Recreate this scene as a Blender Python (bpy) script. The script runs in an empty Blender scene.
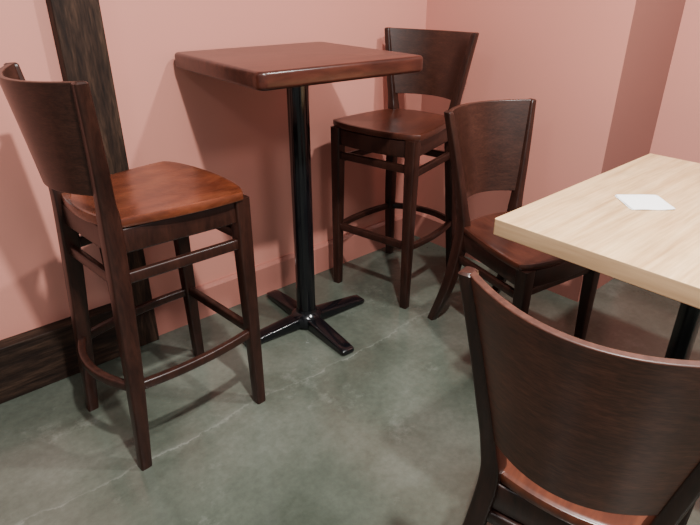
import bpy, bmesh, math, random
from mathutils import Vector, Matrix
random.seed(4)
S = bpy.context.scene
C = S.collection

# ---------------------------------------------------------------- materials
def new_mat(name):
    m = bpy.data.materials.new(name); m.use_nodes = True
    nt = m.node_tree; b = nt.nodes["Principled BSDF"]
    return m, nt, b
def node(nt, t, **kw):
    n = nt.nodes.new(t)
    for k, v in kw.items(): setattr(n, k, v)
    return n
def ramp(nt, stops):
    r = node(nt, "ShaderNodeValToRGB"); e = r.color_ramp.elements
    e[0].position, e[0].color = stops[0][0], (*stops[0][1], 1)
    e[1].position, e[1].color = stops[1][0], (*stops[1][1], 1)
    for p, c in stops[2:]:
        x = e.new(p); x.color = (*c, 1)
    return r
def wood(name, stops, scale=(3, 3, 30), rough=.35, coat=.2, bump=.05, nscale=2.0, spec=.4, fine=0.0, blotch=0.0):
    m, nt, b = new_mat(name); L = nt.links
    tc = node(nt, "ShaderNodeTexCoord"); mp = node(nt, "ShaderNodeMapping")
    mp.inputs["Scale"].default_value = scale
    L.new(tc.outputs["Object"], mp.inputs[0])
    n = node(nt, "ShaderNodeTexNoise"); n.inputs["Scale"].default_value = nscale
    n.inputs["Detail"].default_value = 8; n.inputs["Roughness"].default_value = .6
    n.inputs["Distortion"].default_value = .4
    L.new(mp.outputs[0], n.inputs["Vector"])
    r = ramp(nt, stops); L.new(n.outputs["Fac"], r.inputs[0]); col = r.outputs[0]
    def mul(col, vec, sc, amt, det):
        n2 = node(nt, "ShaderNodeTexNoise"); n2.inputs["Scale"].default_value = sc; n2.inputs["Detail"].default_value = det
        L.new(vec, n2.inputs["Vector"])
        r2 = ramp(nt, [(.38, (1-amt,)*3), (.62, (1+amt,)*3)]); L.new(n2.outputs[0], r2.inputs[0])
        mx = node(nt, "ShaderNodeMix", data_type='RGBA', blend_type='MULTIPLY'); mx.inputs[0].default_value = 1
        L.new(col, mx.inputs[6]); L.new(r2.outputs[0], mx.inputs[7]); return mx.outputs[2]
    if fine: col = mul(col, mp.outputs[0], nscale*5, fine, 4)
    if blotch: col = mul(col, tc.outputs["Object"], 9, blotch, 5)
    L.new(col, b.inputs["Base Color"])
    b.inputs["Roughness"].default_value = rough
    b.inputs["Specular IOR Level"].default_value = spec
    b.inputs["Coat Weight"].default_value = coat; b.inputs["Coat Roughness"].default_value = .25
    bp = node(nt, "ShaderNodeBump"); bp.inputs["Strength"].default_value = bump; bp.inputs["Distance"].default_value = .005
    L.new(n.outputs["Fac"], bp.inputs["Height"]); L.new(bp.outputs[0], b.inputs["Normal"])
    return m
M_dark = wood("espresso_wood", [(.3, (.011, .0036, .0025)), (.72, (.030, .0100, .0063))], (6, 6, 1.2), nscale=6, coat=.1, spec=.33, fine=.15)
M_panel = wood("espresso_veneer", [(.3, (.0205, .0072, .0046)), (.5, (.0280, .0098, .0062)), (.7, (.0380, .0138, .0086))], (4, 4, 18), nscale=4, rough=.33, coat=.12, spec=.38, fine=.24, bump=.02, blotch=.08)
M_panelw = wood("warm_walnut_veneer", [(.3, (.040, .0122, .0068)), (.5, (.056, .0182, .0102)), (.7, (.078, .0275, .0155))], (3, 3, 20), nscale=4, rough=.38, coat=.08, spec=.3, fine=.24, bump=.02, blotch=.12)
M_rim = wood("veneer_edge", [(.3, (.035, .012, .0075)), (.7, (.06, .021, .013))], (6, 6, 20), nscale=3, rough=.42, coat=.05, spec=.35, fine=.2)
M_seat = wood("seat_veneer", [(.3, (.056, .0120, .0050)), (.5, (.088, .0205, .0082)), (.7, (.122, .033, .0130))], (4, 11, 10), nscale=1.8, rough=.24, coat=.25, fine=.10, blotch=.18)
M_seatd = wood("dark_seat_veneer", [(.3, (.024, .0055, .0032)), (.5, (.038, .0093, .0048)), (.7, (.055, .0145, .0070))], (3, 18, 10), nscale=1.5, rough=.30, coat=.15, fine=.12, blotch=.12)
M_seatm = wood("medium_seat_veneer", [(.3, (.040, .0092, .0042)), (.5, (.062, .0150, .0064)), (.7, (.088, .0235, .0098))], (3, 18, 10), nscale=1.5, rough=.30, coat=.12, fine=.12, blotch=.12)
M_top = wood("mahogany", [(.3, (.018, .0042, .0028)), (.5, (.036, .0088, .0054)), (.7, (.057, .0158, .0092))], (2, 20, 10), nscale=1.5, rough=.28, coat=.08, spec=.35, fine=.2, blotch=.12)
M_oak = wood("pale_oak", [(.32, (.46, .275, .125)), (.5, (.62, .405, .205)), (.68, (.71, .49, .270))], (1.0, 16, 6), nscale=2.0, rough=.40, coat=.0, bump=.02, fine=.07, spec=.35, blotch=.05)
M_oakedge = wood("pale_oak_edge", [(.25, (.32, .20, .105)), (.75, (.46, .305, .170))], (3, 3, 40), nscale=1.5, rough=.5, coat=0, bump=.02)
M_rough = wood("weathered_wood", [(.3, (.008, .0042, .0028)), (.5, (.021, .0108, .0068)), (.72, (.058, .031, .019))], (20, 20, 2.4), nscale=1.8, rough=.65, coat=0, bump=.7, spec=.2, fine=.3)
M_roughh = wood("weathered_wood_board", [(.3, (.007, .0038, .0026)), (.5, (.018, .0094, .006)), (.72, (.048, .026, .016))], (2.4, 20, 20), nscale=1.8, rough=.65, coat=0, bump=.7, spec=.2, fine=.3)

M_black, nt, b = new_mat("black_metal")
b.inputs["Base Color"].default_value = (.003, .003, .004, 1); b.inputs["Roughness"].default_value = .15
n = node(nt, "ShaderNodeTexNoise"); n.inputs["Scale"].default_value = 300
bp = node(nt, "ShaderNodeBump"); bp.inputs["Strength"].default_value = .03; nt.links.new(n.outputs[0], bp.inputs["Height"]); nt.links.new(bp.outputs[0], b.inputs["Normal"])
M_paper, nt, b = new_mat("white_paper")
b.inputs["Base Color"].default_value = (.97, .96, .94, 1); b.inputs["Roughness"].default_value = .85

def paint(name, c1, c2, rough=.5):
    m, nt, b = new_mat(name); L = nt.links
    tc = node(nt, "ShaderNodeTexCoord"); n = node(nt, "ShaderNodeTexNoise")
    n.inputs["Scale"].default_value = 1.2; n.inputs["Detail"].default_value = 3
    L.new(tc.outputs["Object"], n.inputs["Vector"])
    r = ramp(nt, [(.3, c1), (.7, c2)]); L.new(n.outputs[0], r.inputs[0]); L.new(r.outputs[0], b.inputs["Base Color"])
    n2 = node(nt, "ShaderNodeTexNoise"); n2.inputs["Scale"].default_value = 180
    L.new(tc.outputs["Object"], n2.inputs["Vector"])
    bp = node(nt, "ShaderNodeBump"); bp.inputs["Strength"].default_value = .06; bp.inputs["Distance"].default_value = .003
    L.new(n2.outputs[0], bp.inputs["Height"]); L.new(bp.outputs[0], b.inputs["Normal"])
    b.inputs["Roughness"].default_value = rough
    return m
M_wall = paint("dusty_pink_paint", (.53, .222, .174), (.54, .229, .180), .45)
M_return = paint("dark_pink_return", (.20, .086, .070), (.21, .091, .074), .45)  # darker version of the wall pink, used on the return face only
M_base = paint("dusty_pink_gloss_paint", (.37, .148, .116), (.38, .153, .120), .28)

# concrete
M_floor, nt, b = new_mat("polished_concrete"); L = nt.links
tc = node(nt, "ShaderNodeTexCoord")
n1 = node(nt, "ShaderNodeTexNoise"); n1.inputs["Scale"].default_value = 1.9; n1.inputs["Detail"].default_value = 11; n1.inputs["Roughness"].default_value = .60; n1.inputs["Distortion"].default_value = .25
L.new(tc.outputs["Object"], n1.inputs["Vector"])
r1 = ramp(nt, [(.36, (.048, .056, .043)), (.5, (.071, .081, .064)), (.66, (.112, .123, .101))])
L.new(n1.outputs[0], r1.inputs[0])
n2 = node(nt, "ShaderNodeTexNoise"); n2.inputs["Scale"].default_value = 45; n2.inputs["Detail"].default_value = 8; n2.inputs["Roughness"].default_value = .65
L.new(tc.outputs["Object"], n2.inputs["Vector"])
r2 = ramp(nt, [(.3, (.87, .87, .87)), (.7, (1.12, 1.12, 1.12))]); L.new(n2.outputs[0], r2.inputs[0])
mx = node(nt, "ShaderNodeMix", data_type='RGBA', blend_type='MULTIPLY'); mx.inputs[0].default_value = 1
L.new(r1.outputs[0], mx.inputs[6]); L.new(r2.outputs[0], mx.inputs[7])
sep = node(nt, "ShaderNodeSeparateXYZ"); L.new(tc.outputs["Object"], sep.inputs[0])
n3 = node(nt, "ShaderNodeTexNoise"); n3.inputs["Scale"].default_value = 4; n3.inputs["Detail"].default_value = 12; n3.inputs["Roughness"].default_value = .66
L.new(tc.outputs["Object"], n3.inputs["Vector"])
def mth(op, a, bb, clamp=False):
    m = node(nt, "ShaderNodeMath", operation=op); m.use_clamp = clamp
    for i, v in enumerate((a, bb)):
        if v is None: continue
        if isinstance(v, (int, float)): m.inputs[i].default_value = v
        else: L.new(v, m.inputs[i])
    return m.outputs[0]
def mrange(src, a, b_, c, d):
    m = node(nt, "ShaderNodeMapRange"); m.inputs[1].default_value = a; m.inputs[2].default_value = b_; m.inputs[3].default_value = c; m.inputs[4].default_value = d
    L.new(src, m.inputs[0]); return m.outputs[0]
w = mth('MULTIPLY', n3.outputs[0], .15)
yy = mth('ADD', sep.outputs[1], w)
dd = mth('ABSOLUTE', mth('SUBTRACT', yy, 1.435), None)
n4 = node(nt, "ShaderNodeTexNoise"); n4.inputs["Scale"].default_value = 8; n4.inputs["Detail"].default_value = 9; n4.inputs["Roughness"].default_value = .65
L.new(tc.outputs["Object"], n4.inputs["Vector"])
thin = mth('MULTIPLY', mrange(dd, 0, .006, 1, 0), mrange(n4.outputs[0], .36, .60, .04, .27))
band = mth('MULTIPLY', mrange(dd, 0, .034, 1, 0), mrange(n4.outputs[0], .45, .70, .0, .26))
n5 = node(nt, "ShaderNodeTexNoise"); n5.inputs["Scale"].default_value = 3.4; n5.inputs["Detail"].default_value = 12; n5.inputs["Roughness"].default_value = .75
L.new(tc.outputs["Object"], n5.inputs["Vector"])
scuff = mrange(n5.outputs[0], .57, .70, 0, .30)
cr = mth('ADD', mth('ADD', thin, band), scuff, True)
mx2 = node(nt, "ShaderNodeMix", data_type='RGBA'); L.new(cr, mx2.inputs[0]); L.new(mx.outputs[2], mx2.inputs[6]); mx2.inputs[7].default_value = (.245, .26, .23, 1)
L.new(mx2.outputs[2], b.inputs["Base Color"])
rr = ramp(nt, [(.35, (.13,) * 3), (.65, (.26,) * 3)]); L.new(n1.outputs[0], rr.inputs[0]); L.new(rr.outputs[0], b.inputs["Roughness"])
b.inputs["Specular IOR Level"].default_value = .6
bp = node(nt, "ShaderNodeBump"); bp.inputs["Strength"].default_value = .04; bp.inputs["Distance"].default_value = .01
L.new(n2.outputs[0], bp.inputs["Height"]); L.new(bp.outputs[0], b.inputs["Normal"])

# ---------------------------------------------------------------- mesh helpers
def mk(name, bm, mat, parent=None, smooth=True, bevel=0):
    bmesh.ops.recalc_face_normals(bm, faces=bm.faces)
    me = bpy.data.meshes.new(name); bm.to_mesh(me); bm.free()
    o = bpy.data.objects.new(name, me); C.objects.link(o)
    me.materials.append(mat)
    if smooth:
        me.shade_smooth()
        try: me.set_sharp_from_angle(angle=math.radians(40))
        except Exception: pass
    if bevel:
        md = o.modifiers.new("bevel", 'BEVEL'); md.width = bevel; md.segments = 3
    if parent: o.parent = parent
    return o
def rrect(w, d, r, n=3):
    r = min(r, w / 2 - 1e-4, d / 2 - 1e-4); pts = []
    for cx, cy, a0 in ((w/2-r, d/2-r, 0), (-w/2+r, d/2-r, 90), (-w/2+r, -d/2+r, 180), (w/2-r, -d/2+r, 270)):
        for i in range(n + 1):
            a = math.radians(a0 + 90 * i / n); pts.append((cx + r * math.cos(a), cy + r * math.sin(a)))
    return pts
def loft(rings, cap=True, closed=False):
    bm = bmesh.new(); vs = [[bm.verts.new(p) for p in r] for r in rings]; n = len(rings[0])
    for a, bb in zip(vs[:-1], vs[1:]):
        for i in range(n): bm.faces.new((a[i], a[(i+1) % n], bb[(i+1) % n], bb[i]))
    if cap: bm.faces.new(vs[0][::-1]); bm.faces.new(vs[-1])
    return bm
def catmull(P, k=8):
    out = []
    Q = [P[0]] + P + [P[-1]]
    for i in range(1, len(Q) - 2):
        for j in range(k):
            t = j / k; a, b_, c, d = Q[i-1], Q[i], Q[i+1], Q[i+2]
            out.append(tuple(.5 * ((2*b_[q]) + (-a[q]+c[q])*t + (2*a[q]-5*b_[q]+4*c[q]-d[q])*t*t + (-a[q]+3*b_[q]-3*c[q]+d[q])*t**3) for q in range(len(P[0]))))
    out.append(P[-1]); return out
def leg_mesh(P):   # P: (x,y,z,wx,wy)
    rings = []
    pts = catmull(P) if len(P) > 2 else P
    for x, y, z, wx, wy in pts:
        rings.append([(x + a, y + c, z) for a, c in rrect(wx, wy, .006)])
    x, y, z, wx, wy = pts[-1]
    rings.append([(x + a, y + c, z + .004) for a, c in rrect(wx - .008, wy - .008, .005)])
    return loft(rings)
def rail(p0, p1, h, w, bow=(0, 0, 0), n=12):
    p0, p1, bow = Vector(p0), Vector(p1), Vector(bow); rings = []
    ps = [p0.lerp(p1, i/n) + bow * (1 - (2*i/n - 1)**2) for i in range(n+1)]
    for i, p in enumerate(ps):
        t = (ps[min(i+1, n)] - ps[max(i-1, 0)]).normalized(); s = Vector((t.y, -t.x, 0)).normalized()
        rings.append([tuple(p + s * a + Vector((0, 0, c))) for a, c in rrect(w, h, .005)])
    return loft(rings)
def box(x0, x1, y0, y1, z0, z1):
    bm = bmesh.new(); bmesh.ops.create_cube(bm, size=1)
    for v in bm.verts: v.co = ((x0+x1)/2 + v.co.x*(x1-x0), (y0+y1)/2 + v.co.y*(y1-y0), (z0+z1)/2 + v.co.z*(z1-z0))
    return bm
def revolve(prof, n=40):
    rings = [[(r*math.cos(2*math.pi*i/n), r*math.sin(2*math.pi*i/n), z) for i in range(n)] for r, z in prof]
    return loft(rings)

# ---------------------------------------------------------------- chair / stool
def chair(name, hs, H, back, lean, stool):
    """faces +X; rear leg line: bottom x, seat x, top x"""
    BOW = .086 if stool else .098
    E = bpy.data.objects.new(name, None); E.empty_display_size = .2; C.objects.link(E)
    xb, xs, xt = back, -.155, -.155 - lean
    hb, hm, ht = (.183, .150, .213) if stool else (.180, .138, .211)
    pb = hs + (.066 if stool else .082)                      # panel bottom
    def xpost(z):
        t = max(0, min(1, (z - hs) / (H - hs))); return xs + (xt - xs) * (t ** 1.3)
    def hpost(z):
        t = max(0, min(1, (z - hs) / (H - hs))); return hm + (ht - hm) * (t ** (.95 if stool else 1.05))
    km = .55 if stool else .80
    for s in (1, -1):
        P = [(xb, s*hb, 0, .034, .032), (xb + (xs - xb)*km, s*(hb-.012), hs*.45, .045, .038), (xs, s*(hm+.002), hs*.93, .050, .040)]
        for k in (.15, .4, .7, 1):
            z = hs + (H - hs) * k
            P.append((xpost(z), s*hpost(z), z - (.004 if k == 1 else 0), .044 - .012*k, .034 - .009*k))
        mk("leg", leg_mesh(P), M_dark, E)
    for s in (1, -1):
        P = [(.214, s*.190, 0, .034, .034), (.206, s*.188, hs - .024, .048, .048)]
        mk("leg", loft([[(x+a, y+c, z) for a, c in rrect(wx, wy, .006)] for x, y, z, wx, wy in P]), M_dark, E)
    # seat
    out = []
    rx, fx, rh, fh, bow = -.150, .214, hm + .014, .224, .032
    N = 20
    for i in range(N+1):
        y = -fh + 2*fh*i/N; q = y/fh
        out.append((fx + bow*(1 - q*q) - .012*abs(q)**8, y*(1-.025*abs(q)**8)))
    for i in range(1, N):
        t = i/N; out.append((fx + (rx - fx)*t - .012*(1-t)**8, fh + (rh - fh)*t + .010*math.sin(math.pi*t) - .0056*(1-t)**8))
    for i in range(N+1):
        y = rh - 2*rh*i/N; q = y/rh; out.append((rx - .030*(1-q*q), y))
    for i in range(1, N):
        t = i/N; out.append((rx + (fx - rx)*t - .012*t**8, -(rh + (fh - rh)*t + .010*math.sin(math.pi*t) - .0056*t**8)))
    cx, cy = .03, 0
    rings = []
    th = .027
    def ring(k, z): return [(cx + (x-cx)*k, cy + (y-cy)*k, z) for x, y in out]
    for k, z in ((.02, hs-th), (.6, hs-th), (.96, hs-th), (.99, hs-th+.003), (1, hs-th+.008), (1, hs-.006), (.992, hs-.0015), (.978, hs)):
        rings.append(ring(k, z))
    for k in (.93, .85, .74, .62, .48, .32, .16, .02):
        rings.append(ring(k, hs - .009*(1 - (k/.978)**2)**1.2))
    mk("seat", loft(rings), M_seat, E)
    bm = bmesh.new()
    ah = .068; az = hs - th - ah/2 - .001
    def join(b2):
        me = bpy.data.meshes.new("t"); b2.to_mesh(me); b2.free(); bm.from_mesh(me); bpy.data.meshes.remove(me)
    for b2 in (rail((.208, -.175, az), (.208, .175, az), ah, .022, (.020, 0, 0)),
               rail((-.155, -hm+.010, az), (-.155, hm-.010, az), ah, .022),
               rail((-.14, hm+.004, az), (.19, .190, az), ah, .022),
               rail((-.14, -hm-.004, az), (.19, -.190, az), ah, .022)): join(b2)
    mk("seat_frame", bm, M_dark, E)
    # backrest
    rows, cols, thk = 14, 32, .015
    bm = bmesh.new(); F, R = [], []
    for j in range(rows+1):
        z0 = pb + (H - pb)*j/rows; f, r = [], []
        for i in range(cols+1):
            s = -1 + 2*i/cols
            zz = z0 - (.006*(1-s*s) if j == rows else 0)
            hw = hpost(zz)
            bw = BOW * (hw/ht)
            x = xpost(zz) + .004 - bw*(1 - s*s)
            nrm = Vector((hw, -(2*bw*s), 0)).normalized()
            p = Vector((x, s*hw, zz))
            f.append(bm.verts.new(p + nrm*thk/2)); r.append(bm.verts.new(p - nrm*thk/2))
        F.append(f); R.append(r)
    for j in range(rows):
        for i in range(cols):
            bm.faces.new((F[j][i], F[j][i+1], F[j+1][i+1], F[j+1][i])); bm.faces.new((R[j][i+1], R[j][i], R[j+1][i], R[j+1][i+1]))
    for i in range(cols):
        bm.faces.new((F[0][i+1], F[0][i], R[0][i], R[0][i+1]))
        ff = bm.faces.new((F[rows][i], F[rows][i+1], R[rows][i+1], R[rows][i])); ff.material_index = 1
    for j in range(rows):
        bm.faces.new((F[j][0], F[j+1][0], R[j+1][0], R[j][0])); bm.faces.new((F[j+1][cols], F[j][cols], R[j][cols], R[j+1][cols]))
    o = mk("backrest", bm, M_panel, E, bevel=.0025); o.data.materials.append(M_rim)
    def xr(z):
        v = z/(hs*.45)
        return xb + (xs - xb)*km*v if v < 1 else xb + (xs-xb)*(km + (1-km)*(z - hs*.45)/(hs*.48))
    def yr(z):
        v = z/(hs*.45)
        return hb - .012*v if v < 1 else hb - .012 + (hm + .002 - hb + .012)*(z - hs*.45)/(hs*.48)
    if stool:
        z = hs - .165
        for s in (1, -1): mk("stretcher", rail((xr(z), s*yr(z), z), (.208, s*.188, z), .032, .020), M_dark, E)
        mk("stretcher", rail((.208, -.188, z+.02), (.208, .188, z+.02), .032, .020), M_dark, E)
        mk("stretcher", rail((xr(z), -yr(z), z-.01), (xr(z), yr(z), z-.01), .032, .020), M_dark, E)
        z = .285
        for s in (1, -1): mk("footrest", rail((xr(z), s*yr(z), z-.01), (.211, s*.189, z), .028, .022, (0, s*.020, 0)), M_dark, E)
        mk("footrest", rail((.211, -.188, z+.005), (.211, .188, z+.005), .032, .022), M_dark, E)
        mk("footrest", rail((xr(z), -yr(z), z-.01), (xr(z), yr(z), z-.01), .028, .022, (-.05, 0, 0)), M_dark, E)
    else:
        z = hs - .135
        for s in (1, -1): mk("stretcher", rail((xr(z), s*yr(z), z), (.208, s*.188, z), .030, .020), M_dark, E)
        mk("stretcher", rail((.208, -.188, z+.02), (.208, .188, z+.02), .030, .020), M_dark, E)
        mk("stretcher", rail((xr(z), -yr(z), z+.02), (xr(z), yr(z), z+.02), .030, .020), M_dark, E)
    return E
def place(E, x, y, rot, label, cat, group):
    E.location = (x, y, 0); E.rotation_euler = (0, 0, math.radians(rot))
    E["label"] = label; E["category"] = cat; E["group"] = group
def clone(E):
    N = E.copy(); C.objects.link(N)
    for ch in list(E.children):
        c = ch.copy(); c.parent = N; C.objects.link(c)
    return N
def part_mat(E, part, mat):
    for ch in E.children:
        if ch.name.split(".")[0] == part:
            ch.material_slots[0].link = 'OBJECT'; ch.material_slots[0].material = mat
ST = chair("bar_stool", .765, 1.105, -.205, .025, True)
ST2 = clone(ST)
place(ST, .563, 1.538, 4, "tall dark wooden stool with reddish seat, beside wooden pillar", "bar stool", "dark wooden bar stools")
place(ST2, 1.795, 1.69, 190, "tall dark wooden stool tucked into the pink wall corner", "bar stool", "dark wooden bar stools")
DC = chair("dining_chair", .455, .883, -.245, .05, False)
DC2 = clone(DC)
place(DC, 1.778, 1.052, -99, "low dark wooden chair with curved back at end of oak table", "chair", "dark wooden dining chairs")
place(DC2, .926, .322, 13, "low dark wooden chair turned with its curved back outward", "chair", "dark wooden dining chairs")
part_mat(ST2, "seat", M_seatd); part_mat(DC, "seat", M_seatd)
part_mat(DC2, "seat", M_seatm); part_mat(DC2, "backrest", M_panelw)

# ---------------------------------------------------------------- tables
def slab(w, d, th, z, r, mat_edge, edge_r):
    def ring(ins, zz): return [(a, c, zz) for a, c in rrect(w - 2*ins, d - 2*ins, max(r - ins, .002), 6)]
    rs = []
    k = 5
    for i in range(k+1):
        a = math.pi/2*i/k; rs.append(ring(edge_r*(1-math.sin(a)), z - th + edge_r*(1-math.cos(a))))
    for i in range(k+1):
        a = math.pi/2*i/k; rs.append(ring(edge_r*(1-math.cos(a)), z - edge_r + edge_r*math.sin(a)))
    return loft(rs)
def base_arm(L, rot):
    rings = []
    c, s = math.cos(rot), math.sin(rot)
    for i in range(13):
        t = i/12; x = .02 + (L-.02)*t
        top = .052 - .024*t if t < .97 else .026
        w = .064 - .008*t
        hh = top - .004
        pts = [(x, a, .004 + hh/2 + b2) for a, b2 in rrect(w, hh, .007)]
        rings.append([(px*c - py*s, px*s + py*c, pz) for px, py, pz in pts])
    e = []
    x = L + .006
    for a, b2 in rrect(.050, .014, .004): e.append((x*c - a*s, x*s + a*c, .014 + b2))
    rings.append(e)
    return loft(rings)
def ped_base(E, L, ztop, rp, square=False):
    bm = bmesh.new()
    def join(b2):
        me = bpy.data.meshes.new("t"); b2.to_mesh(me); b2.free(); bm.from_mesh(me); bpy.data.meshes.remove(me)
    for q in range(4): join(base_arm(L, math.pi/2*q))
    join(revolve([(.064, .010), (.064, .048), (.058, .056), (rp+.005, .066), (rp+.003, .076)]))
    for q in range(4):
        b2 = revolve([(.014, 0), (.014, .012)], 16); bmesh.ops.translate(b2, verts=b2.verts, vec=((L-.02)*math.cos(q*math.pi/2), (L-.02)*math.sin(q*math.pi/2), 0)); join(b2)
    mk("base", bm, M_black, E)
    if square: mk("column", loft([[(a, c, z) for a, c in rrect(.052, .052, .004)] for z in (.055, ztop-.012)]), M_black, E)
    else: mk("column", revolve([(rp, .055), (rp, ztop - .012)]), M_black, E)
    bm = bmesh.new()
    for bb in ((-.16, .16, -.02, .02), (-.02, .02, -.16, .16)):
        join2 = box(*bb, ztop-.022, ztop)
        me = bpy.data.meshes.new("t"); join2.to_mesh(me); join2.free(); bm.from_mesh(me)
    mk("mounting_bracket", bm, M_black, E)
T = bpy.data.objects.new("bar_table", None); C.objects.link(T)
T.location = (1.215, 1.648, 0); T.rotation_euler = (0, 0, math.radians(-4))
T["label"] = "tall square mahogany bar table with black pedestal, against pink wall"; T["category"] = "bar table"
mk("tabletop", slab(.630, .61, .052, 1.072, .028, M_top, .012), M_top, T)
ped_base(T, .285, 1.020, .0385)

T2 = bpy.data.objects.new("dining_table", None); C.objects.link(T2)
T2.location = (1.640, .395, 0)
T2["label"] = "pale oak laminate dining table with black pedestal base"; T2["category"] = "table"
o = mk("tabletop", slab(.92, .76, .045, .748, .006, M_oak, .0025), M_oak, T2)
o.data.materials.append(M_oakedge)
for p in o.data.polygons:
    if abs(p.normal.z) < .5: p.material_index = 1
ped_base(T2, .30, .703, .028, True)

# napkin
bm = bmesh.new(); n = 20
for lay in range(2):
    sz = .060 - .001*lay; g = []
    for i in range(n+1):
        row = []
        for j in range(n+1):
            u, v = i/n*2-1, j/n*2-1
            f = 1 - .05*(abs(u*v))**4
            x = u*sz*f + .0015*lay; y = v*sz*f - .001*lay
            z = .0008 + .0016*lay + .0012*(1+math.sin(5*u + lay*.6)*math.cos(4*v + lay)) * ((abs(u)+abs(v))*.5)
            row.append(bm.verts.new((x, y, z)))
        g.append(row)
    for i in range(n):
        for j in range(n): bm.faces.new((g[i][j], g[i+1][j], g[i+1][j+1], g[i][j+1]))
o = mk("paper_napkin", bm, M_paper)
md = o.modifiers.new("s", 'SOLIDIFY'); md.thickness = .0006
o.location = (1.582, .570, .7485); o.rotation_euler = (0, 0, math.radians(-42))
o["label"] = "folded white paper napkin lying on oak tabletop"; o["category"] = "napkin"

# ---------------------------------------------------------------- room
def st(o): o["kind"] = "structure"; return o
def skirting(x0, x1, y0, y1, h, axis):
    bm = bmesh.new()
    if axis == 'x':
        prof = [(y1, 0), (y0, 0), (y0, h-.014), (y0+(y1-y0)*.55, h), (y1, h)]
        a = [bm.verts.new((x0, p, z)) for p, z in prof]; c = [bm.verts.new((x1, p, z)) for p, z in prof]
    else:
        prof = [(x1, 0), (x0, 0), (x0, h-.014), (x0+(x1-x0)*.55, h), (x1, h)]
        a = [bm.verts.new((p, y0, z)) for p, z in prof]; c = [bm.verts.new((p, y1, z)) for p, z in prof]
    n = len(prof)
    for i in range(n): bm.faces.new((a[i], a[(i+1) % n], c[(i+1) % n], c[i]))
    bm.faces.new(a[::-1]); bm.faces.new(c)
    return bm
st(mk("floor", box(-3, 4.5, -3, 3, -.1, 0), M_floor, smooth=False))
st(mk("wall_left", box(-3, 2.35, 1.99, 2.15, 0, 2.8), M_wall, smooth=False))
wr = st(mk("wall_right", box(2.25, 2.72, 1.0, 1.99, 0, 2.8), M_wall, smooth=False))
wr.data.materials.append(M_return)
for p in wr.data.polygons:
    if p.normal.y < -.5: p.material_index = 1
st(mk("wall_back", box(2.70, 2.85, -3, 1.0, 0, 2.8), M_wall, smooth=False))
st(mk("baseboard_left", skirting(.70, 2.25, 1.968, 1.99, .145, 'x'), M_base, smooth=False))
st(mk("baseboard_right", skirting(2.228, 2.25, 1.0, 1.968, .145, 'y'), M_base, smooth=False))
st(mk("baseboard_back", skirting(2.678, 2.70, -3, .978, .145, 'y'), M_base, smooth=False))
st(mk("baseboard_return", skirting(2.228, 2.70, .978, 1.0, .145, 'x'), M_base, smooth=False))
st(mk("trim_1", box(.555, .695, 1.94, 1.99, 0, 2.8), M_rough, smooth=False, bevel=.004))
st(mk("baseboard_wood", box(-3, .555, 1.93, 1.99, 0, .205), M_roughh, smooth=False, bevel=.004))

# ---------------------------------------------------------------- light
def area(x, y, z, size, e, col=(1, .975, .945), tgt=None):
    l = bpy.data.lights.new("ceiling_light", 'AREA'); l.shape = 'DISK'; l.size = size; l.energy = e; l.color = col
    o = bpy.data.objects.new("ceiling_light", l); C.objects.link(o); o.location = (x, y, z)
    if tgt: o.rotation_euler = (Vector(tgt) - o.location).to_track_quat('-Z', 'Y').to_euler()
    return o
area(.45, .0, 2.75, .10, 138)
area(1.75, .25, 2.75, .13, 74)
area(-1.2, .6, 2.75, .5, 20)
area(.4, -1.8, 2.75, .8, 62)
W = bpy.data.worlds.new("w"); S.world = W; W.use_nodes = True
W.node_tree.nodes["Background"].inputs[0].default_value = (.98, .99, 1, 1)
W.node_tree.nodes["Background"].inputs[1].default_value = .42

cam = bpy.data.cameras.new("cam"); co = bpy.data.objects.new("cam", cam); C.objects.link(co)
cam.sensor_width = 36; cam.lens = 570/700*36; cam.clip_start = .02
co.location = (0, 0, 1.3); co.rotation_euler = (math.radians(63.5), 0, math.radians(-41.5))
S.camera = co
